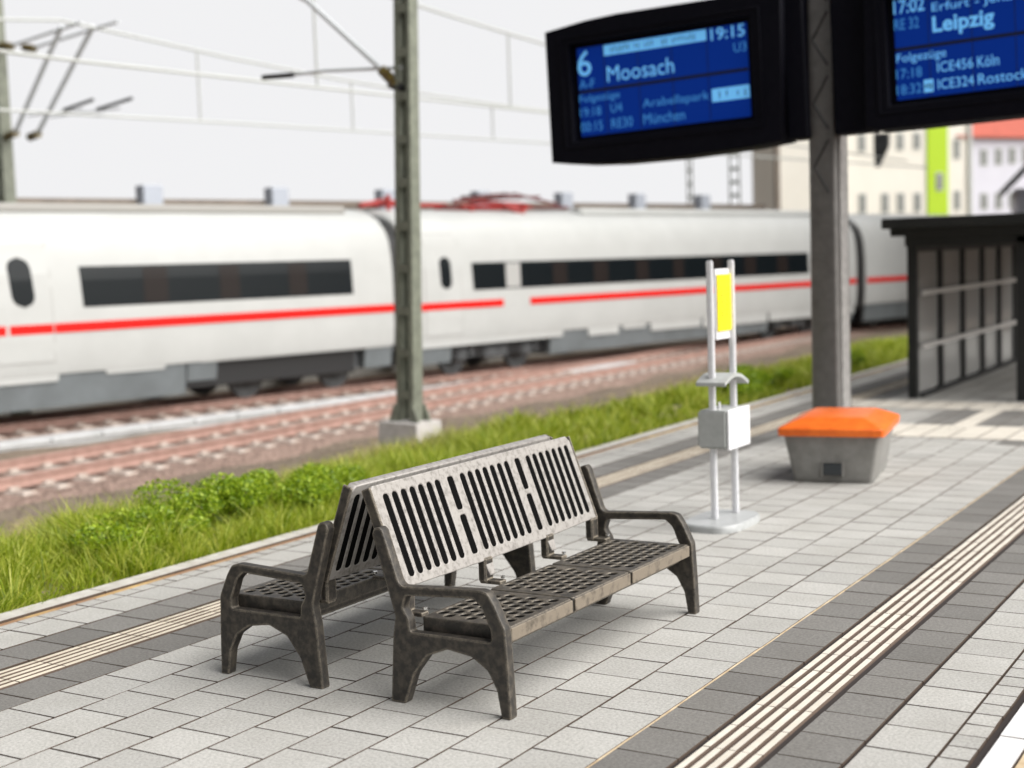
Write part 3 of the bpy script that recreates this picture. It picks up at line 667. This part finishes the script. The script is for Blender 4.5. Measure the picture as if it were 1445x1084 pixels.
c2 = car('white train car with two red pantographs, in the middle behind the catenary mast', 3.42, 23.9)
door(c2, 4.02, 5.20, 1.02, 3.34, (4.68, 2.45, .36, .76, 16, -.05), 0)
strip(MB(), rows(2.02, 2.67, 5.60, 20.85, 6, -.04), .006).build('window_band', M['train_glass'], c2)
b = MB(); strip(b, rows(2.05, 2.64, 6.74, 7.26), .012); b.build('window_panel', M['groove'], c2)
for a, c in ((8.49, 9.04), (10.12, 10.71), (11.93, 12.47), (13.62, 14.12), (15.4, 16.0), (17.2, 17.8), (19, 19.6)): strip(MB(), rows(2.05, 2.635, a, c), .010).build('window_pillar', M['train_pillar'], c2)
for a, c in ((3.46, 6.62), (7.6, 23.85)): strip(MB(), rows(1.60, 1.77, a, c, 2), .0165).build('stripe', M['train_red'], c2)
jag(c2, [(3.5, 8.9, .73), (9.9, 11.2, .68), (11.35, 12.4, .77), (12.6, 15, .66), (15.1, 18.5, .61), (18.6, 23.8, .62)]); skirt(c2, [(3.5, 4.9, .36), (8.45, 18.6, .31), (22.4, 23.8, .4)])
bogie(c2, 6.6, 2.3); bogie(c2, 20.6, 2.3)
MB().span((-1.2, 3.6, .4), (1.1, 23.7, .86)).build('underframe', M['dark'], c2)
pantograph(c2, 7.6); MB().span((-.8, 10.3, 3.8), (.9, 23.7, 4.02), .08).build('roof_fairing', M['train_white'], c2)
MB().tube([(0.2, 3.2, 4.05), (.2, 4.0, 4.18), (.2, 4.5, 4.06)], .07, 6).tube([(.4, 3.9, 3.9), (.4, 3.9, 4.3)], .06, 8).tube([(.2, 3.5, 4.08), (.2, 6, 4.08)], .05, 6).build('roof_cable', M['panto_red'], c2)

c3 = car('rearmost white train car seen dimly between the pole and the shelter', 24.5, 44.8)
b = MB(); strip(b, rows(1.60, 1.77, 24.6, 44.5, 2), .0165); b.build('stripe', M['train_red'], c3)
strip(MB(), rows(2.04, 2.645, 30, 43, 6), .006).build('window_band', M['train_glass'], c3)
skirt(c3, [(24.6, 44.6, .31)]); bogie(c3, 27.5); MB().span((-1.2, 24.6, .2), (1.2, 44.6, .86)).build('underframe', M['dark'], c3)
for o_, s in ((c1, 3.02), (c2, 23.9)):
    MB().loft([[(x * .93, y, .75 + (z - .88) * .97) for z, x in PROF + [(z, -x) for z, x in PROF[-2::-1]]] for y in (s - .01, s + .59 if o_ is c2 else s + .39)]).build('gangway', M['dark'], o_)

# ------------------------------------------------------------------ catenary
def lattice_mast(label, loc, H, rot, w0, w1, foot=True, group='catenary masts along the tracks'):
    t = thing('catenary_mast', label, 'catenary mast', loc, (0, 0, rot), group)
    for s in (-1, 1):
        b = MB()
        def ch(z):
            w = w0 + (w1 - w0) * z / H; x = s * w / 2; tk = .055
            return [(x - s * .0, -w * .42, z), (x - s * tk, -w * .42, z), (x - s * tk, -w * .42 + .02, z), (x - s * .018, -w * .42 + .02, z), (x - s * .018, w * .42 - .02, z), (x - s * tk, w * .42 - .02, z), (x - s * tk, w * .42, z), (x, w * .42, z)]
        b.loft([ch(0), ch(H)]); b.build('channel', M['mast'], t)
    z = .35
    while z < H - .2:
        w = w0 + (w1 - w0) * z / H
        for y in (-1, 1): MB().box((0, y * w * .40, z), (w - .02, .012, .11)).build('batten', M['mast'], t)
        z += .55
    if foot:
        MB().loft([[(-.32, -.30, -.55), (.32, -.30, -.55), (.32, .30, -.55), (-.32, .30, -.55)], [(-.30, -.28, 0), (.30, -.28, 0), (.30, .28, 0), (-.30, .28, 0)]]).build('foundation', M['concrete'], t)
        for sx in (-1, 1):
            for sy in (-1, 1): b = MB(); b.loft([[(sx * .12, sy * .12, .0), (sx * .24, sy * .12, 0), (sx * .24, sy * .15, 0), (sx * .12, sy * .15, 0)], [(sx * .12, sy * .12, .22), (sx * .15, sy * .12, .22), (sx * .15, sy * .15, .22), (sx * .12, sy * .15, .22)]]); b.build('gusset', M['mast'], t)
    return t
def rod(t, name, m, pts, r, n=8):
    o = t.matrix_basis.inverted(); return MB().tube([o @ Vector(p) for p in pts], r, n).build(name, m, t)
m1 = lattice_mast('green grey lattice catenary mast on a concrete block, in the middle of the photo', (-8.24, 10.45, -.13), 9.0, 0, .27, .215); m1.rotation_euler.y = rad(2.1); bpy.context.view_layer.update()
rod(m1, 'insulator', M['insul'], [(-8.20, 10.4, 4.22), (-8.42, 10.4, 4.43)], .075)
rod(m1, 'cantilever', M['tube'], [(-8.38, 10.4, 4.40), (-9.6, 10.4, 5.46), (-13.7, 10.4, 7.6)], .038)
rod(m1, 'registration_tube', M['tube'], [(-8.1, 10.4, 4.43), (-9.35, 10.4, 4.51), (-10.4, 10.4, 4.51)], .022); rod(m1, 'steady_arm', M['dark'], [(-9.85, 10.35, 4.50), (-10.38, 10.35, 4.515)], .035)
rod(m1, 'bracket', M['dark'], [(-8.30, 10.4, 4.25), (-8.1, 10.4, 4.15)], .06)
q0 = tw(-3.73, -2.97); q0.z = -1.05
m2 = lattice_mast('tall catenary mast behind the train, at the left picture edge', q0, 9.0, -TA, .34, .28, False)
def arm(s, across, z): p = tw(s, across); p.z = z; return p
for ds in (0, .25):
    s = -3.73 + ds * 2
    zb = 4.85
    rod(m2, 'insulator', M['insul'], [arm(s, -2.78, zb - .02), arm(s, -2.42, zb + .02)], .09)
    rod(m2, 'insulator', M['insul'], [arm(s, -2.78, 6.68), arm(s, -2.38, 6.60)], .08)
    rod(m2, 'cantilever', M['tube'], [arm(s, -2.42, zb + .05), arm(s, -.4 + ds * 1.2, 6.75)], .048)
    rod(m2, 'top_tube', M['tube'], [arm(s, -2.4, 6.62), arm(s, .3 + ds * 2, 6.72)], .03)
    rod(m2, 'steady_arm', M['dark'], [arm(s, -.5 + ds * 1.5, 5.15), arm(s, .55 + ds * 2.2, 5.24)], .035)
    rod(m2, 'steady_arm', M['tube'], [arm(s, -1.9, 5.16), arm(s, .2 + ds * 2, 5.10)], .016)
lattice_mast('slim far catenary mast behind the train under the left display', (-20.0, 50.9, -1.05), 9.5, rad(20), .52, .4, False)
lattice_mast('thin distant catenary mast left of the other far mast', (-21.7, 50.2, -1.05), 8.0, rad(20), .28, .22, False)
def catenary(label, mess, cont, drops):
    t = thing('overhead_line', label, 'overhead line', (0, 0, 0), group='overhead lines above the tracks')
    MB().tube(mess, .03, 6).build('messenger_wire', M['wire'], t); MB().tube(cont, .028, 6).build('contact_wire', M['wire'], t)
    for a, c in drops: MB().tube([a, c], .024, 5).build('dropper', M['wire'], t)
def sag(P, k):
    out = []
    for a, c, g in P:
        for i in range(9):
            f = i / 8; out.append(Vector(a).lerp(Vector(c), f) - Vector((0, 0, g * 4 * f * (1 - f))))
    return out
nm = lambda y: 7.6 - .9 * (1 - ((y + 12) / 22) ** 2) if y < 10.2 else 7.6 - .9 * (1 - ((y - 32) / 22) ** 2)
ny = [-6, 0, 5, 10.4, 12, 14.5, 17, 20, 23, 26, 29, 32, 36, 40, 46, 54]
catenary('overhead line of the nearer track, the higher pair of wires with droppers', [(-13.7, y, nm(y)) for y in ny], [(-13.7, -6, 4.95), (-13.7, 10.4, 5.05), (-13.7, 24, 5.27), (-13.7, 54, 5.4)],
         [((-13.7, y, nm(y)), (-13.7, y, 5.05 + .016 * (y - 10.4))) for y in (15.7, 22.45, 29, 35)])
tm = lambda s: 6.78 - 1.02 * (1 - ((s - 14) / 18) ** 2) if -4 <= s <= 32 else 6.78
ss = [-20, -16, -12, -8, -4, 0, 3, 6, 9, 12, 15, 20, 26, 32]
tm2 = lambda s: tm(s) if s >= -4 else 6.78 - .9 * (1 - ((s + 22) / 18) ** 2)
catenary('overhead line above the white train, the lower pair of wires with droppers', [arm(s, 0, tm2(s)) for s in ss], [arm(-20, 0, 5.0), arm(0, 0, 5.02), arm(10, 0, 4.97), arm(32, 0, 4.85)],
         [(arm(s, 0, tm2(s)), arm(s, 0, 5.0)) for s in (-.9, 3.3, 8.0, 13, -8)])
t = thing('signal_lamp', 'small dark signal lamp hanging high in front of the cream building', 'signal', (-14.6, 52.8, 5.9))
MB().tube([(0, 0, -.75), (0, 0, 4)], .06, 6).build('hanger', M['tube'], t)
MB().loft([[(-.05, -.1, -.75), (.1, -.1, -.75), (.1, .1, -.75), (-.05, .1, -.75)], [(-.08, -.15, 0), (.5, -.15, .1), (.5, .15, .1), (-.08, .15, 0)], [(-.08, -.15, .6), (.5, -.15, .6), (.5, .15, .6), (-.08, .15, .6)]]).build('lamp_head', M['bogie'], t)

# ------------------------------------------------------------------ parapet wall behind the train
t = thing('parapet_wall', 'long pale parapet wall with brown coping running behind the train', 'wall', tw(0, -3.57, 0), (0, 0, -TA))
Z0 = .76
MB().span((-.15, -30, -.4), (.15, 26, 3.40 + Z0)).build('wall_face', M['wall'], t)
MB().span((-.22, -30, 3.40 + Z0), (.22, 26, 3.60 + Z0), .02).build('coping', M['coping'], t)
for i in range(0, 7):
    s = -.1 + 3.65 * i; MB().span((.155, s - .26, 0), (.50, s + .26, 3.90 + Z0), .02).build('pillar', M['pillar'], t)

# ------------------------------------------------------------------ far buildings
H = Vector((-.2623, .965, 0)); LT = Vector((.965, .2623, 0)); CAM0 = Vector((2.525, -4.727, 0))
def bmat(D, rz=0):
    return basis(CAM0 + H * D, LT, -H, (0, 0, 1)) if False else basis(CAM0 + H * D, LT, H, (0, 0, 1))
def building(name, label, D, rz, x0, x1, depth, ztop, m):
    t = thing(name, label, 'building'); t.matrix_world = bmat(D) @ Matrix.Rotation(rz, 4, 'Z')
    MB().span((x0, 0, -1.05), (x1, depth, ztop)).build('wall', m, t); return t
def window(t, x, z, w, h, y=0.):
    o = MB().span((x - w / 2 - .09, y - .05, z - h / 2 - .09), (x + w / 2 + .09, y + .02, z + h / 2 + .09)).build('window', M['trim'], t)
    MB().span((x - w / 2, y - .07, z - h / 2), (x + w / 2, y - .049, z + h / 2)).build('pane', M['win'], o)
A_ = building('apartment_block', 'cream building with a lime green vertical stripe and small windows', 110, rad(38), -6.4, 5.1, 12, 13.0, M['build'])
MB().span((1.17, -.12, -1.05), (3.05, .01, 13.05)).build('green_stripe', M['lime'], A_)
for x in (-4.6, -2.6, -1.2, .3): window(A_, x, 9.6 + x * .03, .5, 1.1); window(A_, x, 5.1, .5, 1.3)
window(A_, 2.25, 6.6, .5, 1.15, -.12); window(A_, 3.95, 9.0, .45, 1.3); window(A_, 3.95, 5.2, .45, 1.3)
MB().span((4.95, -.2, -1.05), (5.25, .0, 12.6)).build('downpipe', M['trim'], A_)
MB().span((-6.6, -.3, 13.0), (5.2, 12.3, 13.3)).build('roof', M['roof_grey'], A_)
B_ = building('apartment_block', 'lavender grey building with red tiled roof at the right picture edge', 110, rad(42), 5.35, 26, 12, 9.9, M['build_blue'])
for x in (6.9, 8.4, 9.8, 11.2, 12.6, 14): window(B_, x, 8.4 + (x - 6.9) * .05, .62, 1.1); window(B_, x, 5.1, .62, 1.1)
MB().loft([[(3.9, -.5, 9.9), (26.3, -.5, 9.9), (26.3, 12.5, 9.9), (3.9, 12.5, 9.9)], [(4.5, 6, 14.5), (26, 6, 14.5), (26, 6.2, 14.5), (4.5, 6.2, 14.5)]]).build('roof', M['roof_red'], B_)
C_ = building('apartment_block', 'pale beige building partly hidden behind the tall pole', 106, rad(38), -11.4, -6.2, 3, 12.4, M['build'])
MB().span((-11.55, -.15, -1.05), (-11.25, .1, 12.2)).build('downpipe', M['coping'], C_); MB().span((-11.5, -.3, 12.4), (-6.1, 3.2, 12.7)).build('roof', M['roof_grey'], C_)
t = thing('lean_to', 'small building with sloping dark roof above the shelter at the right edge', 'building'); t.matrix_world = bmat(70)
MB().span((4.6, 0, -1.05), (8.5, 4, 4.4)).build('wall', M['build_blue'], t)
MB().loft([[(4.0, -.4, 4.1), (4.0, 4.4, 4.1), (4.0, 4.4, 4.4), (4.0, -.4, 4.4)], [(6.4, -.4, 6.6), (6.4, 4.4, 6.6), (6.4, 4.4, 6.95), (6.4, -.4, 6.95)], [(8.8, -.4, 4.1), (8.8, 4.4, 4.1), (8.8, 4.4, 4.4), (8.8, -.4, 4.4)]]).build('roof', M['bogie'], t)

t = thing('shade_hall', 'tall unseen block added right of the platform to shade the rear train car', 'building', (0, 0, 0))  # unseen block, added to keep light off the rear car
MB().span((.9, 42, -1.05), (20, 88, 26)).build('wall', M['brick'], t); MB().span((.5, 41.6, 26), (20.4, 88.4, 26.5)).build('roof', M['roof_grey'], t)
for k in range(8):
    o = MB().span((.83, 47 + 4.6 * k, 4), (.92, 49.6 + 4.6 * k, 13)).build('window', M['trim'], t); MB().span((.80, 47.15 + 4.6 * k, 4.15), (.835, 49.45 + 4.6 * k, 12.85)).build('pane', M['win'], o)

# ------------------------------------------------------------------ sky and light
BACKDROP_GLOW = .70
m = bpy.data.materials.new('glowing_backdrop'); m.use_nodes = True; nt = m.node_tree; nt.nodes.remove(nt.nodes['Principled BSDF'])
e = nt.nodes.new('ShaderNodeEmission'); e.inputs[0].default_value = (.985, .985, 1.0, 1); e.inputs[1].default_value = BACKDROP_GLOW; nt.links.new(e.outputs[0], nt.nodes['Material Output'].inputs[0])
b = MB(); R_ = 300; az = [rad(a) for a in range(-100, 41, 5)]
for a, c in zip(az, az[1:]):
    b.quad((R_ * math.sin(a), R_ * math.cos(a), -2), (R_ * math.sin(c), R_ * math.cos(c), -2), (R_ * math.sin(c), R_ * math.cos(c), 130), (R_ * math.sin(a), R_ * math.cos(a), 130))
struct(b.build('backdrop', m))  # white backdrop wall given a glow of its own

SUN_EL, SUN_AZ = rad(42), rad(80)      # azimuth from +Y towards +X
w = bpy.data.worlds.new('World'); SC.world = w; w.use_nodes = True; nt = w.node_tree
bg = nt.nodes['Background']; st = nt.nodes.new('ShaderNodeTexSky'); st.sky_type = 'NISHITA'; st.sun_disc = False
st.sun_elevation = SUN_EL; st.sun_rotation = SUN_AZ; st.air_density = 1.0; st.dust_density = 4.0
hs = nt.nodes.new('ShaderNodeHueSaturation'); hs.inputs['Saturation'].default_value = .3
nt.links.new(st.outputs[0], hs.inputs['Color']); nt.links.new(hs.outputs[0], bg.inputs['Color']); bg.inputs['Strength'].default_value = .055
sl = bpy.data.lights.new('sun', 'SUN'); sl.energy = 4.7; sl.angle = rad(76); sl.color = (1, .98, .945)
so = bpy.data.objects.new('sun', sl); COL.objects.link(so)
dv = Vector((math.cos(SUN_EL) * math.sin(SUN_AZ), math.cos(SUN_EL) * math.cos(SUN_AZ), math.sin(SUN_EL)))
so.rotation_euler = dv.to_track_quat('Z', 'Y').to_euler()
SC.view_settings.view_transform = 'Standard'; SC.view_settings.look = 'None'; SC.view_settings.gamma = 1; SC.view_settings.exposure = .36
SC.render.engine = 'CYCLES'; SC.cycles.use_denoising = True; SC.cycles.max_bounces = 6; SC.cycles.transparent_max_bounces = 8
